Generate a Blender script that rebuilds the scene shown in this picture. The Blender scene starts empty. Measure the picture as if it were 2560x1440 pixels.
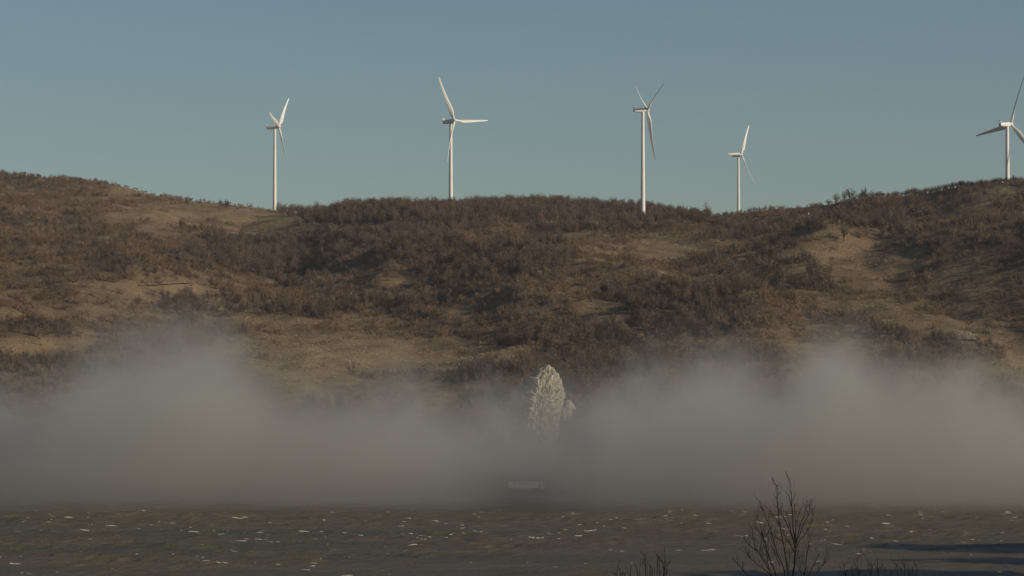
import bpy, bmesh, math, random
import numpy as np
from mathutils import Vector, Matrix
R = math.radians
random.seed(7)
rng = np.random.default_rng(11)
sc = bpy.context.scene
C = sc.collection

# ------------------------------------------------------------------ camera, sky, sun, exposure
FPX, CAMZ, HORV = 8250.0, 44.0, 1000.0
PITCH = math.atan((HORV - 720) / FPX)
cam = bpy.data.cameras.new('camera')
cam.sensor_width = 36.0
cam.lens = 36.0 * FPX / 2560.0
cam.clip_start = 1.0
cam.clip_end = 60000
camo = bpy.data.objects.new('camera', cam)
C.objects.link(camo)
camo.location = (0, 0, CAMZ)
camo.rotation_euler = (R(90) + PITCH, 0, 0)
sc.camera = camo

SUN_AZ, SUN_EL = R(66), R(21)          # from behind the camera, round to the right
sun_dir = Vector((math.sin(SUN_AZ) * math.cos(SUN_EL), -math.cos(SUN_AZ) * math.cos(SUN_EL), math.sin(SUN_EL)))
world = bpy.data.worlds.new("World")
sc.world = world
world.use_nodes = True
nt = world.node_tree
nt.nodes.clear()
sky = nt.nodes.new('ShaderNodeTexSky')
sky.sky_type = 'NISHITA'
sky.sun_disc = False
sky.sun_elevation = SUN_EL
sky.sun_rotation = math.atan2(sun_dir.x, sun_dir.y)
sky.altitude = 300
sky.air_density = 1.0
sky.dust_density = 0.6
sky.ozone_density = 1.6
tint = nt.nodes.new('ShaderNodeMix')
tint.data_type = 'RGBA'
tint.blend_type = 'MULTIPLY'
tint.inputs[0].default_value = 1.0
tint.inputs[7].default_value = (0.93, 1.015, 1.06, 1)
bg = nt.nodes.new('ShaderNodeBackground')
bg.inputs[1].default_value = 0.054
wo = nt.nodes.new('ShaderNodeOutputWorld')
nt.links.new(sky.outputs[0], tint.inputs[6])
nt.links.new(tint.outputs[2], bg.inputs[0])
nt.links.new(bg.outputs[0], wo.inputs[0])
sl = bpy.data.lights.new('sun', 'SUN')
sl.energy = 3.6
sl.angle = R(0.5)
sl.color = (1.0, 0.88, 0.71)
so = bpy.data.objects.new('sun', sl)
C.objects.link(so)
so.rotation_euler = (-sun_dir).to_track_quat('-Z', 'Y').to_euler()
sc.view_settings.view_transform = 'Standard'
sc.view_settings.look = 'None'
sc.view_settings.exposure = 0.0
sc.view_settings.gamma = 1.0
cy = sc.cycles
cy.use_denoising = True
cy.max_bounces = 5
cy.diffuse_bounces = 2
cy.glossy_bounces = 2
cy.volume_bounces = 2
cy.volume_step_rate = 1.0
cy.volume_max_steps = 128

# ------------------------------------------------------------------ helpers
def PX(u, v, Y):
    """world point seen at picture position (u, v) when it stands at distance Y"""
    a = (u - 1280) / FPX
    b = (720 - v) / FPX
    dy = math.cos(PITCH) - b * math.sin(PITCH)
    dz = math.sin(PITCH) + b * math.cos(PITCH)
    return (a * Y / dy, Y, CAMZ + dz * Y / dy)

def to_uv(x, y, z):
    dz = z - CAMZ
    f = y * math.cos(PITCH) + dz * math.sin(PITCH)
    g = -y * math.sin(PITCH) + dz * math.cos(PITCH)
    return 1280 + FPX * x / f, 720 - FPX * g / f

def tag(o, label=None, cat=None, group=None, kind=None):
    if label: o['label'] = label
    if cat: o['category'] = cat
    if group: o['group'] = group
    if kind: o['kind'] = kind
    return o

def link(name, me, mat=None, parent=None):
    o = bpy.data.objects.new(name, me)
    C.objects.link(o)
    if mat is not None and me is not None and len(me.materials) == 0:
        me.materials.append(mat)
    if parent is not None:
        o.parent = parent
    return o

_ones = 'first second third fourth fifth sixth seventh eighth ninth tenth eleventh twelfth thirteenth fourteenth fifteenth sixteenth seventeenth eighteenth nineteenth'.split()
def nth(k):
    k += 1
    if k < 20: return _ones[k - 1]
    t_, o_ = divmod(k, 10)
    return ({2: 'twentieth', 3: 'thirtieth', 4: 'fortieth', 5: 'fiftieth'}[t_] if o_ == 0 else {2: 'twenty', 3: 'thirty', 4: 'forty', 5: 'fifty'}[t_] + '-' + _ones[o_ - 1])

def empty(name, loc, rot=(0, 0, 0)):
    o = bpy.data.objects.new(name, None)
    C.objects.link(o)
    o.empty_display_size = 2
    o.location = loc
    o.rotation_euler = rot
    return o

def mesh(name, verts, faces, smooth=False):
    me = bpy.data.meshes.new(name)
    me.from_pydata([tuple(v) for v in verts], [], faces)
    me.update()
    if smooth:
        me.polygons.foreach_set('use_smooth', [True] * len(me.polygons))
    return me

def grid_mesh(name, X, Y, Z, smooth=True):
    ny, nx = X.shape
    co = np.empty((ny * nx, 3), np.float32)
    co[:, 0] = X.ravel(); co[:, 1] = Y.ravel(); co[:, 2] = Z.ravel()
    idx = np.arange(ny * nx).reshape(ny, nx)
    q = np.stack([idx[:-1, :-1], idx[:-1, 1:], idx[1:, 1:], idx[1:, :-1]], -1).reshape(-1, 4)
    me = bpy.data.meshes.new(name)
    me.vertices.add(len(co)); me.vertices.foreach_set('co', co.ravel())
    me.loops.add(q.size); me.loops.foreach_set('vertex_index', q.ravel().astype(np.int32))
    me.polygons.add(len(q))
    me.polygons.foreach_set('loop_start', np.arange(0, q.size, 4, dtype=np.int32))
    me.polygons.foreach_set('loop_total', np.full(len(q), 4, np.int32))
    if smooth:
        me.polygons.foreach_set('use_smooth', np.ones(len(q), bool))
    me.update(calc_edges=True)
    return me

_perm = rng.permutation(512)
_grad = rng.uniform(0, 2 * math.pi, 512)
def perlin(x, y, seed=0):
    x = np.asarray(x, float) + seed * 17.31; y = np.asarray(y, float) - seed * 9.77
    xi = np.floor(x).astype(int); yi = np.floor(y).astype(int)
    xf = x - xi; yf = y - yi
    def g(ix, iy, dx, dy):
        h = _grad[_perm[(_perm[ix & 511] + iy) & 511]]
        return np.cos(h) * dx + np.sin(h) * dy
    u = xf * xf * xf * (xf * (xf * 6 - 15) + 10); v = yf * yf * yf * (yf * (yf * 6 - 15) + 10)
    a = g(xi, yi, xf, yf); b = g(xi + 1, yi, xf - 1, yf)
    c = g(xi, yi + 1, xf, yf - 1); d = g(xi + 1, yi + 1, xf - 1, yf - 1)
    return (a + u * (b - a)) * (1 - v) + (c + u * (d - c)) * v
def fbm(x, y, oct=4, seed=0, gain=0.5):
    s = 0; a = 1; t = 0
    for k in range(oct):
        s = s + a * perlin(x * 2 ** k, y * 2 ** k, seed + k * 3); t += a; a *= gain
    return s / t * 1.6

# ------------------------------------------------------------------ materials
def newmat(name):
    m = bpy.data.materials.new(name)
    m.use_nodes = True
    n = m.node_tree.nodes
    b = n['Principled BSDF']
    return m, m.node_tree, n, m.node_tree.links, b
def noise(nt, scale, detail=4, rough=0.55, vec=None, w=None):
    n = nt.nodes.new('ShaderNodeTexNoise')
    n.inputs['Scale'].default_value = scale
    n.inputs['Detail'].default_value = detail
    n.inputs['Roughness'].default_value = rough
    if vec is not None: nt.links.new(vec, n.inputs['Vector'])
    return n.outputs['Fac']
def ramp(nt, fac, stops):
    r = nt.nodes.new('ShaderNodeValToRGB')
    e = r.color_ramp.elements
    while len(e) < len(stops): e.new(0.5)
    for k, (p, c) in enumerate(stops):
        e[k].position = p
        e[k].color = (*c, 1) if len(c) == 3 else c
    nt.links.new(fac, r.inputs[0])
    return r.outputs[0]
def mixc(nt, fac, a, b, mode='MIX'):
    m = nt.nodes.new('ShaderNodeMix'); m.data_type = 'RGBA'; m.blend_type = mode
    if isinstance(fac, float): m.inputs[0].default_value = fac
    else: nt.links.new(fac, m.inputs[0])
    for s, x in ((6, a), (7, b)):
        if isinstance(x, tuple): m.inputs[s].default_value = (*x, 1)
        else: nt.links.new(x, m.inputs[s])
    return m.outputs[2]
def math_(nt, op, a, b=None, clamp=False):
    m = nt.nodes.new('ShaderNodeMath'); m.operation = op; m.use_clamp = clamp
    for s, x in ((0, a), (1, b)):
        if x is None: continue
        if isinstance(x, (int, float)): m.inputs[s].default_value = x
        else: nt.links.new(x, m.inputs[s])
    return m.outputs[0]
def geo_pos(nt, scale=(1, 1, 1)):
    g = nt.nodes.new('ShaderNodeNewGeometry')
    mp = nt.nodes.new('ShaderNodeMapping')
    mp.inputs['Scale'].default_value = scale
    nt.links.new(g.outputs['Position'], mp.inputs['Vector'])
    return mp.outputs[0]
def obj_pos(nt, scale=(1, 1, 1)):
    g = nt.nodes.new('ShaderNodeTexCoord')
    mp = nt.nodes.new('ShaderNodeMapping')
    mp.inputs['Scale'].default_value = scale
    nt.links.new(g.outputs['Object'], mp.inputs['Vector'])
    return mp.outputs[0]
def bump(nt, h, strength, dist, b):
    n = nt.nodes.new('ShaderNodeBump')
    n.inputs['Strength'].default_value = strength
    n.inputs['Distance'].default_value = dist
    nt.links.new(h, n.inputs['Height'])
    nt.links.new(n.outputs[0], b.inputs['Normal'])

# hillside ground: tan winter grass where open, dark leaf litter under the brush
M_ground, t_, n_, l_, b_ = newmat('hillside_ground')
at = t_.nodes.new('ShaderNodeAttribute'); at.attribute_name = 'open_grass'
p1 = geo_pos(t_)
fine = noise(t_, 0.9, 5, 0.7, p1)
mid = noise(t_, 0.06, 5, 0.65, p1)
stre = noise(t_, 0.22, 4, 0.7, geo_pos(t_, (0.35, 1.0, 2.5)))
grass = ramp(t_, fine, [(0.28, (0.12, 0.082, 0.045)), (0.47, (0.27, 0.19, 0.10)), (0.64, (0.42, 0.31, 0.175)), (0.80, (0.54, 0.46, 0.33))])
litter = ramp(t_, fine, [(0.3, (0.05, 0.038, 0.030)), (0.55, (0.10, 0.072, 0.053)), (0.75, (0.15, 0.107, 0.072))])
k = math_(t_, 'ADD', at.outputs['Fac'], math_(t_, 'MULTIPLY', math_(t_, 'SUBTRACT', stre, 0.5), 1.6))
k = math_(t_, 'ADD', k, math_(t_, 'MULTIPLY', math_(t_, 'SUBTRACT', mid, 0.5), 1.2), True)
colg = mixc(t_, k, litter, grass)
red = noise(t_, 0.018, 3, 0.5, p1)
colg = mixc(t_, math_(t_, 'MULTIPLY', math_(t_, 'SUBTRACT', red, 0.48), 2.2, True), colg, mixc(t_, 0.5, colg, (0.12, 0.065, 0.045)))
l_.new(colg, b_.inputs['Base Color'])
b_.inputs['Roughness'].default_value = 1.0
b_.inputs['Specular IOR Level'].default_value = 0.1
bump(t_, math_(t_, 'ADD', fine, math_(t_, 'MULTIPLY', stre, 1.2)), 0.9, 1.6, b_)

def plain(name, col, rough=0.9, nscale=None, amt=0.3, spec=0.2, pos=obj_pos, metal=0.0):
    m, t, n, l, b = newmat(name)
    if nscale:
        f = noise(t, nscale, 4, 0.6, pos(t))
        d = tuple(c * (1 - amt) for c in col); e = tuple(min(1, c * (1 + amt)) for c in col)
        l.new(ramp(t, f, [(0.3, d), (0.7, e)]), b.inputs['Base Color'])
    else:
        b.inputs['Base Color'].default_value = (*col, 1)
    b.inputs['Roughness'].default_value = rough
    b.inputs['Specular IOR Level'].default_value = spec
    b.inputs['Metallic'].default_value = metal
    return m

def twig_mat(name, a, bcol):
    m, t, n, l, b = newmat(name)
    oi = t.nodes.new('ShaderNodeObjectInfo')
    f = noise(t, 0.02, 3, 0.6, geo_pos(t))
    g = math_(t, 'ADD', math_(t, 'MULTIPLY', oi.outputs['Random'], 0.55), math_(t, 'MULTIPLY', f, 0.5), True)
    l.new(ramp(t, g, [(0.2, tuple(q * .8 for q in a)), (0.45, tuple((p_ + q) / 2 * w_ for p_, q, w_ in zip(a, bcol, (1.0, .96, 1.02)))), (0.7, tuple(q * w_ for q, w_ in zip(bcol, (1.0, .92, .85)))), (0.95, tuple(min(1, q * 1.25) for q in bcol))]), b.inputs['Base Color'])
    b.inputs['Roughness'].default_value = 1.0
    b.inputs['Specular IOR Level'].default_value = 0.1
    return m
M_twig = twig_mat('bare_brush_twigs', (0.082, 0.058, 0.042), (0.235, 0.165, 0.105))
M_twig2 = twig_mat('bare_wood_twigs', (0.066, 0.050, 0.041), (0.175, 0.128, 0.088))
M_bark = plain('grey_bark', (0.075, 0.06, 0.05), 1.0, 1.5)
M_rust = twig_mat('rusty_leaves', (0.20, 0.085, 0.03), (0.30, 0.13, 0.05))
M_dark = plain('foreground_bark', (0.014, 0.011, 0.009), 0.9, 6.0, 0.4)

M_white, t_, n_, l_, b_ = newmat('turbine_white_paint')
f = noise(t_, 0.35, 4, 0.6, obj_pos(t_, (1, 1, 0.25)))
l_.new(ramp(t_, f, [(0.3, (0.66, 0.64, 0.57)), (0.6, (0.78, 0.755, 0.68))]), b_.inputs['Base Color'])
b_.inputs['Roughness'].default_value = 0.45
M_steel = plain('galvanised_steel', (0.32, 0.33, 0.34), 0.6, 2.0)
M_asphalt = plain('asphalt', (0.055, 0.053, 0.05), 0.95, 1.0, 0.3, pos=geo_pos)
M_track = plain('pale_track_earth', (0.23, 0.18, 0.12), 1.0, 0.7, 0.35, pos=geo_pos)
M_concrete = plain('concrete', (0.30, 0.28, 0.25), 0.9, 0.8, 0.25)
M_trailer = plain('white_trailer_side', (0.88, 0.86, 0.84), 0.5, 0.6, 0.05)
M_black = plain('black_rubber', (0.02, 0.02, 0.02), 0.9)
M_letter = plain('dark_lettering', (0.06, 0.05, 0.07), 0.8)
M_glass = plain('dark_glass', (0.02, 0.025, 0.03), 0.1, spec=0.6)
M_red = plain('red_paint', (0.40, 0.07, 0.05), 0.6)

M_rock, t_, n_, l_, b_ = newmat('pale_limestone')
p = obj_pos(t_)
f1 = noise(t_, 0.35, 8, 0.7, p)
f2 = noise(t_, 0.8, 8, 0.8, p)
c = ramp(t_, f1, [(0.30, (0.20, 0.17, 0.125)), (0.5, (0.46, 0.40, 0.30)), (0.68, (0.66, 0.59, 0.45))])
c = mixc(t_, math_(t_, 'MULTIPLY', math_(t_, 'SUBTRACT', f2, 0.55), 6.0, True), c, (0.06, 0.052, 0.036))
l_.new(c, b_.inputs['Base Color'])
b_.inputs['Roughness'].default_value = 0.95
bump(t_, math_(t_, 'ADD', f2, f1), 1.0, 1.0, b_)

M_rock2, t_, n_, l_, b_ = newmat('weathered_limestone')
p = obj_pos(t_)
f1 = noise(t_, 0.5, 8, 0.75, p)
l_.new(ramp(t_, f1, [(0.35, (0.10, 0.08, 0.055)), (0.52, (0.20, 0.165, 0.12)), (0.68, (0.36, 0.31, 0.24))]), b_.inputs['Base Color'])
b_.inputs['Roughness'].default_value = 0.95
bump(t_, f1, 1.0, 1.2, b_)

M_water, t_, n_, l_, b_ = newmat('river_water')
p = geo_pos(t_, (0.5, 1.0, 1.0))
w1 = noise(t_, 1.1, 4, 0.6, p)
w2 = noise(t_, 0.018, 3, 0.5, geo_pos(t_, (0.35, 1.0, 1)))
c = ramp(t_, w2, [(0.35, (0.078, 0.072, 0.045)), (0.65, (0.112, 0.084, 0.054))])
l_.new(c, b_.inputs['Base Color'])
b_.inputs['Roughness'].default_value = 0.22
b_.inputs['IOR'].default_value = 1.33
bump(t_, w1, 0.9, 0.6, b_)
bn = b_.inputs['Normal'].links[0].from_socket
df = n_.new('ShaderNodeBsdfDiffuse'); gl = n_.new('ShaderNodeBsdfGlossy'); fr = n_.new('ShaderNodeFresnel'); mx = n_.new('ShaderNodeMixShader')
l_.new(c, df.inputs['Color']); gl.inputs['Roughness'].default_value = 0.2
fr.inputs['IOR'].default_value = 1.33
for q_ in (df, gl, fr): l_.new(bn, q_.inputs['Normal'])
l_.new(math_(t_, 'MULTIPLY', fr.outputs[0], 0.42), mx.inputs[0])      # waves hide most grazing facets
l_.new(df.outputs[0], mx.inputs[1]); l_.new(gl.outputs[0], mx.inputs[2])
l_.new(mx.outputs[0], n_['Material Output'].inputs['Surface'])

M_foam = plain('foam', (0.52, 0.48, 0.42), 0.9, 3.0, 0.15, pos=geo_pos)

# ------------------------------------------------------------------ far side terrain
def ridge(pts):
    P = [PX(*p) for p in pts]
    P.sort()
    return np.array([p[0] for p in P]), np.array([p[1] for p in P]), np.array([p[2] for p in P])
RA = ridge([(-1500, 380, 3900), (-400, 408, 3750), (0, 433, 3650), (200, 450, 3600), (300, 466, 3560), (400, 491, 3500), (500, 505, 3470),
            (690, 525, 3440), (850, 541, 3150), (1000, 555, 2900), (1300, 580, 2600), (1560, 561, 2700), (1760, 543, 2800),
            (1850, 533, 2800), (2060, 513, 2750), (2130, 500, 2700), (2300, 486, 2650), (2400, 466, 2600), (2560, 451, 2600), (3100, 430, 2600), (5000, 470, 2600)])
RB = ridge([(u_, v_ + (13 if 760 < u_ < 1700 else 4), d_) for u_, v_, d_ in [(0, 640, 3400), (400, 590, 3300), (600, 545, 3240), (690, 533, 3200), (760, 526, 3160), (840, 517, 3100), (880, 508, 3060), (1000, 505, 2980),
            (1127, 504, 2950), (1250, 499, 3000), (1350, 498, 3050), (1500, 505, 3150), (1600, 509, 3200), (1680, 520, 3250),
            (1760, 544, 3300), (1850, 565, 3400), (2200, 640, 3500), (3200, 800, 3500)]])
ROAD_Y, ROAD_Z = 1500.0, 3.0
CX, CY, CZ = PX(1800, 545, 4500)
def H(x, y):
    x = np.asarray(x, float); y = np.asarray(y, float)
    ya = np.interp(x, RA[0], RA[1]); za = np.interp(x, RA[0], RA[2])
    yb = np.interp(x, RB[0], RB[1]); zb = np.interp(x, RB[0], RB[2])
    y0 = 1507.0
    t = np.clip((y - y0) / (ya - y0), 0, 1)
    wx = x + 60 * fbm(x / 260, y / 260, 2, 5)
    prof = 0.30 * (1 - (1 - t) ** 3.0) + 0.70 * t ** 1.08
    prof = prof + 0.035 * np.sin(t * 3.1 * math.pi + x / 160.0) * np.sin(t * math.pi)
    env = np.sin(np.clip(t, 0, 1) * math.pi) ** 0.7
    spur = fbm(wx / 210, y / 620, 3, 1) * 30 + fbm(wx / 75, y / 200, 3, 9) * 9
    small = fbm(x / 26, y / 40, 3, 4) * 2.6
    a = ROAD_Z + 0.2 + (za - ROAD_Z) * prof + env * spur + np.clip(t * 12, 0, 1) * small * (0.35 + 0.65 * env)
    back = np.clip(y - ya, 0, None)
    a = np.where(y > ya, za + small * 0.35 - 0.11 * back - 0.00002 * back ** 2, a)
    db = np.clip(yb - y, 0, None); bb = np.clip(y - yb, 0, None)
    b = zb - 0.06 * db - 0.00025 * db ** 2 - 0.10 * bb + small * 0.5 + fbm(x / 90, y / 120, 3, 12) * 6 * np.clip(db / 150, 0, 1)
    z = np.maximum(a, b)
    c = (CZ - 4) - 60 * (1 - np.exp(-((x - CX) ** 2 / 420 ** 2 + (y - CY) ** 2 / 420 ** 2)))
    z = np.where(y > 3600, np.maximum(z, np.where(np.hypot(x - CX, y - CY) < 1200, c, -50)), z)
    z = np.maximum(z, 30 + 0 * z) if False else z
    z = np.where(y > ya, np.maximum(z, 60 + fbm(x / 900, y / 900, 3, 2) * 25), z)
    # road bench and embankment
    z = np.where((y >= 1493) & (y <= y0), ROAD_Z - 0.02, z)
    z = np.where(y < 1493, ROAD_Z - 0.02 - (1493 - y) * 0.45, z)
    return np.maximum(z, -4)
def H1(x, y): return float(H(np.array([x]), np.array([y]))[0])

def hit(u, v, y0=1507, y1=3600):
    """first terrain point on the line of sight through (u, v)"""
    a = (u - 1280) / FPX; b = (720 - v) / FPX
    dy = math.cos(PITCH) - b * math.sin(PITCH); dz = math.sin(PITCH) + b * math.cos(PITCH)
    for st in (16.0, 1.5):
        ys = np.arange(y0, y1, st)
        xs = a * ys / dy; zs = CAMZ + dz * ys / dy
        h = H(xs, ys)
        k = int(np.argmax(h >= zs))
        if h[k] < zs[k]: return None
        y0 = ys[max(k - 1, 0)]; y1 = ys[k] + 1.6
    return xs[k], ys[k], h[k]

# where the slopes are open grass (+) or brush (-), as patches on the ground
PATCH = [(560, 540, 260, 35, .55), (200, 500, 120, 20, .1), (330, 478, 80, 14, .5), (2520, 478, 45, 9, .5), (2360, 470, 110, 16, -.4), (760, 915, 150, 65, .50), (970, 885, 240, 42, .46), (90, 868, 130, 22, .62), (1290, 885, 70, 20, .3), (90, 912, 140, 22, -.4),
         (60, 935, 120, 12, .35), (2540, 920, 70, 40, .5), (2200, 700, 240, 60, .30), (2180, 640, 90, 50, .25), (1640, 660, 190, 40, .28), (1760, 610, 260, 25, .28),
         (420, 720, 220, 22, .35), (300, 780, 300, 25, .18), (900, 700, 110, 30, .22), (1280, 590, 160, 14, .22), (1290, 905, 60, 25, .35),
         (1450, 900, 190, 60, -.35), (1200, 650, 220, 60, -.2), (600, 640, 160, 40, -.3), (2350, 640, 160, 80, -.2), (1800, 700, 200, 90, -.15), (200, 640, 200, 70, -.15),
         (2300, 800, 200, 30, .2), (130, 815, 120, 12, -.5), (1100, 530, 300, 30, -.5), (1550, 520, 200, 22, -.3), (2200, 500, 140, 16, -.25), (700, 800, 250, 20, .15)]
def openness(x, y, z):
    u, v = to_uv(x, y, z)
    s = np.full(np.shape(x), 0.33)
    for (pu, pv, ru, rv, d) in PATCH:
        q = ((u - pu) / ru) ** 2 + ((v - pv) / rv) ** 2
        s = s + d * np.exp(-q * 0.9)
    s = s + fbm(x / 55, y / 75, 4, 21) * 0.48 + fbm(x / 15, y / 26, 3, 33) * 0.34
    return np.clip(s, 0, 1)

def axis_steps(segs):
    out = [segs[0][0]]
    for a, b, st in segs:
        n = max(1, int(round((b - a) / st)))
        out += list(np.linspace(a, b, n + 1)[1:])
    return np.array(out)
xs = axis_steps([(-9000, -1500, 500), (-1500, -800, 30), (-800, 800, 3.6), (800, 1500, 30), (1500, 9000, 500)])
ys = axis_steps([(1476, 1520, 1.5), (1520, 2200, 3.5), (2200, 3700, 5.5), (3700, 5200, 30), (5200, 16000, 600)])
X, Y = np.meshgrid(xs, ys)
Z = H(X, Y)
far = np.clip((np.abs(X) - 1500) / 3000, 0, 1)
me = grid_mesh('hillside', X, Y, Z)
at_ = me.attributes.new('open_grass', 'FLOAT', 'POINT')
at_.data.foreach_set('value', openness(X, Y, Z).ravel().astype(np.float32))
hill = tag(link('hillside', me, M_ground), kind='structure')

# ------------------------------------------------------------------ near bank (below and behind the camera)
def Hn(x, y):
    z = np.interp(y, [-400, -50, 0, 20, 60, 100, 180, 240, 262, 300], [50, 44, 42.3, 41.3, 39.0, 37.2, 20, 3, -1, -4])
    return z + fbm(x / 12, y / 12, 3, 3) * 0.35
xs = axis_steps([(-9000, -120, 400), (-120, 120, 3), (120, 9000, 400)])
ys = axis_steps([(-9000, -400, 600), (-400, -50, 25), (-50, 300, 3)])
X, Y = np.meshgrid(xs, ys)
M_bank = plain('near_bank_earth', (0.09, 0.07, 0.04), 1.0, 0.8, 0.5, pos=geo_pos)
tag(link('ground', grid_mesh('ground', X, Y, Hn(X, Y)), M_bank), kind='structure')

# ------------------------------------------------------------------ unseen wooded headland right of the frame, placed and sized to shadow the water
HEAD = [(262, 738, 86, 66), (248, 715, 70, 50), (335, 812, 92, 60), (310, 905, 84, 50), (430, 740, 80, 120), (560, 640, 70, 160), (420, 560, 55, 150)]
def Hh(x, y):
    z = np.full(np.shape(x), -8.0)
    for hx, hy, hh, hr in HEAD:
        z = np.maximum(z, -8 + (hh + 4) * np.exp(-(((x - hx) ** 2 + (y - hy) ** 2) / hr ** 2) ** 1.3))
    return z + fbm(x / 30, y / 30, 3, 77) * 3.0
xs = axis_steps([(150, 900, 6)]); ys = axis_steps([(240, 1030, 6)])
X, Y = np.meshgrid(xs, ys)
Z = Hh(X, Y)
me = grid_mesh('headland', X, Y, Z)
at_ = me.attributes.new('open_grass', 'FLOAT', 'POINT'); at_.data.foreach_set('value', np.full(Z.size, .3, np.float32))
tag(link('headland', me, M_ground), kind='structure')

# ------------------------------------------------------------------ river
WAVES = []
r2 = random.Random(3)
for k in range(26):
    lam = 2.6 * (1.115 ** k) * r2.uniform(.9, 1.1)
    ang = R(-28 + r2.gauss(0, 22))                      # wind blows from the left, a little towards the camera
    amp = 0.021 * lam ** 0.9
    if lam > 20: amp *= 0.45
    WAVES.append((2 * math.pi / lam * math.sin(ang), 2 * math.pi / lam * math.cos(ang), amp, r2.uniform(0, 6.28)))
def wave(x, y):
    wx = x + 2.0 * fbm(x / 14, y / 14, 2, 8); wy = y + 2.0 * fbm(x / 14, y / 14, 2, 18)
    z = np.zeros(np.shape(x))
    for kx, ky, a, ph in WAVES:
        s = np.sin(kx * wx + ky * wy + ph)
        z += a * (1 - 2 * np.abs(np.sin((kx * wx + ky * wy + ph) / 2)) ** 0.9 + 0.25) if a > .05 else a * s
    gust = 0.75 + 0.7 * fbm(x / 60, y / 45, 3, 6)
    z = z * np.clip(gust, .25, 1.5)
    # long smooth wake swells running in from the right
    on = 1 / (1 + np.exp(-(x - (-8 + (y - 930) * .75)) / 14.0))
    z = z * (1 - .55 * on * np.clip((1015 - y) / 20, 0, 1))
    for yc, A, sg in ((993, .85, 4.5), (962, .55, 4), (936, .75, 5), (900, .5, 4), (872, .9, 6), (846, .8, 6)):
        yl = yc + 5 * fbm(x / 45, 0 * x + yc, 2, 4)
        z = z + A * on * np.exp(-((y - yl) / sg) ** 2) * (.8 + .5 * fbm(x / 30, 0 * x + yc, 2, 14))
    return z
xs = axis_steps([(-9000, -500, 500), (-500, -250, 5), (-250, 250, 0.72), (250, 500, 5), (500, 9000, 500)])
ys = axis_steps([(245, 780, 20), (780, 1080, 0.62), (1080, 1380, 0.95), (1380, 1486, 4)])
X, Y = np.meshgrid(xs, ys)
fade = np.clip((520 - np.abs(X)) / 60, 0, 1)
Zw = wave(X, Y) * fade
tag(link('water', grid_mesh('water', X, Y, Zw), M_water), kind='structure')

# whitecaps: ragged crests of foam lying on the front of the waves
fv, ff = [], []
rf = random.Random(19)
def cap(cx, cy, Lx, thick):
    n = max(5, int(Lx / 0.28))
    slant = rf.uniform(-.5, .5)
    xs_ = np.linspace(-Lx / 2, Lx / 2, n)
    ph = rf.uniform(0, 50)
    env = np.clip(1 - (np.abs(xs_) / (Lx / 2)) ** 2.2, 0, 1)
    jag = 0.55 + 0.9 * np.abs(perlin(xs_ * 1.9 + ph, xs_ * 0 + ph, 2))* 1.7
    gaps = perlin(xs_ * 0.8 + ph * 3, xs_ * 0 + 3.3, 5) > -0.28
    yy = cy + xs_ * slant + 0.35 * perlin(xs_ * .6, xs_ * 0 + ph, 1)
    base = wave(xs_ + cx, yy)
    low = wave(xs_ + cx, yy - 0.9)
    h = thick * env * jag
    for i in range(n - 1):
        if not gaps[i]: continue
        k0 = len(fv)
        for j in (i, i + 1):
            x_ = cx + xs_[j]
            fv.append((x_, yy[j] - 0.2 - h[j] * 1.0, low[j] * .5 + base[j] * .5 + 0.02))
            fv.append((x_, yy[j] - 0.25, base[j] + 0.05 + h[j] * 0.75))
            fv.append((x_, yy[j] + 0.3 + h[j], base[j] + 0.03 + h[j] * 0.35))
        ff.append((k0, k0 + 3, k0 + 4, k0 + 1)); ff.append((k0 + 1, k0 + 4, k0 + 5, k0 + 2))
cand = []
for _ in range(5200):
    y = rf.uniform(800, 1345); x = rf.uniform(-1, 1) * (y * 0.155 + 45)
    cand.append((x, y))
cx_ = np.array(cand)
z0 = wave(cx_[:, 0], cx_[:, 1]); z1 = wave(cx_[:, 0], cx_[:, 1] - 1.4)
score = (z0 - z1) + 0.5 * z0 + fbm(cx_[:, 0] / 40, cx_[:, 1] / 40, 2, 40) * 0.9
order = np.argsort(-score)
for q, idx in enumerate(order[:720]):
    x, y = cx_[idx]
    bias = 1.0 if y > 1000 else 0.45
    if rf.random() > bias: continue
    big = rf.random() < 0.16
    cap(x, y, rf.uniform(2.2, 5) if big else rf.uniform(0.4, 2.0), rf.uniform(.05, .14) if big else rf.uniform(.01, .05))
# the large breaking crests that stand out in the picture
def on_water(u, v):
    b = (720 - v) / FPX; dy = math.cos(PITCH) - b * math.sin(PITCH); dz = math.sin(PITCH) + b * math.cos(PITCH)
    y = -CAMZ / dz * dy
    return (u - 1280) / FPX * y / dy, y
for u, v, w in [(640, 1352, 40), (650, 1346, 20), (400, 1325, 44), (265, 1343, 36), (180, 1302, 28), (330, 1303, 22), (850, 1333, 34), (565, 1324, 24), (130, 1355, 18),
                (430, 1385, 16), (550, 1408, 20), (770, 1428, 36), (780, 1417, 20), (710, 1405, 34), (1335, 1355, 50), (1330, 1299, 40), (1250, 1290, 34), (990, 1364, 18), (1810, 1361, 34),
                (1790, 1377, 40), (1870, 1385, 30), (1850, 1355, 22), (1960, 1321, 40), (2220, 1309, 36), (2440, 1295, 26), (2055, 1350, 20), (1600, 1304, 34), (1590, 1297, 24), (1760, 1313, 36),
                (1630, 1340, 16), (1190, 1333, 26), (1000, 1316, 22), (200, 1374, 22), (2500, 1324, 22), (2300, 1287, 22), (1450, 1310, 24), (1120, 1345, 20), (900, 1310, 30), (1580, 1408, 26)]:
    x, y = on_water(u, v)
    cap(x, y, w / FPX * y, 0.15)
foam = tag(link('foam', mesh('foam', fv, ff), M_foam), 'white foam of breaking wave crests on the river', kind='stuff')

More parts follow.
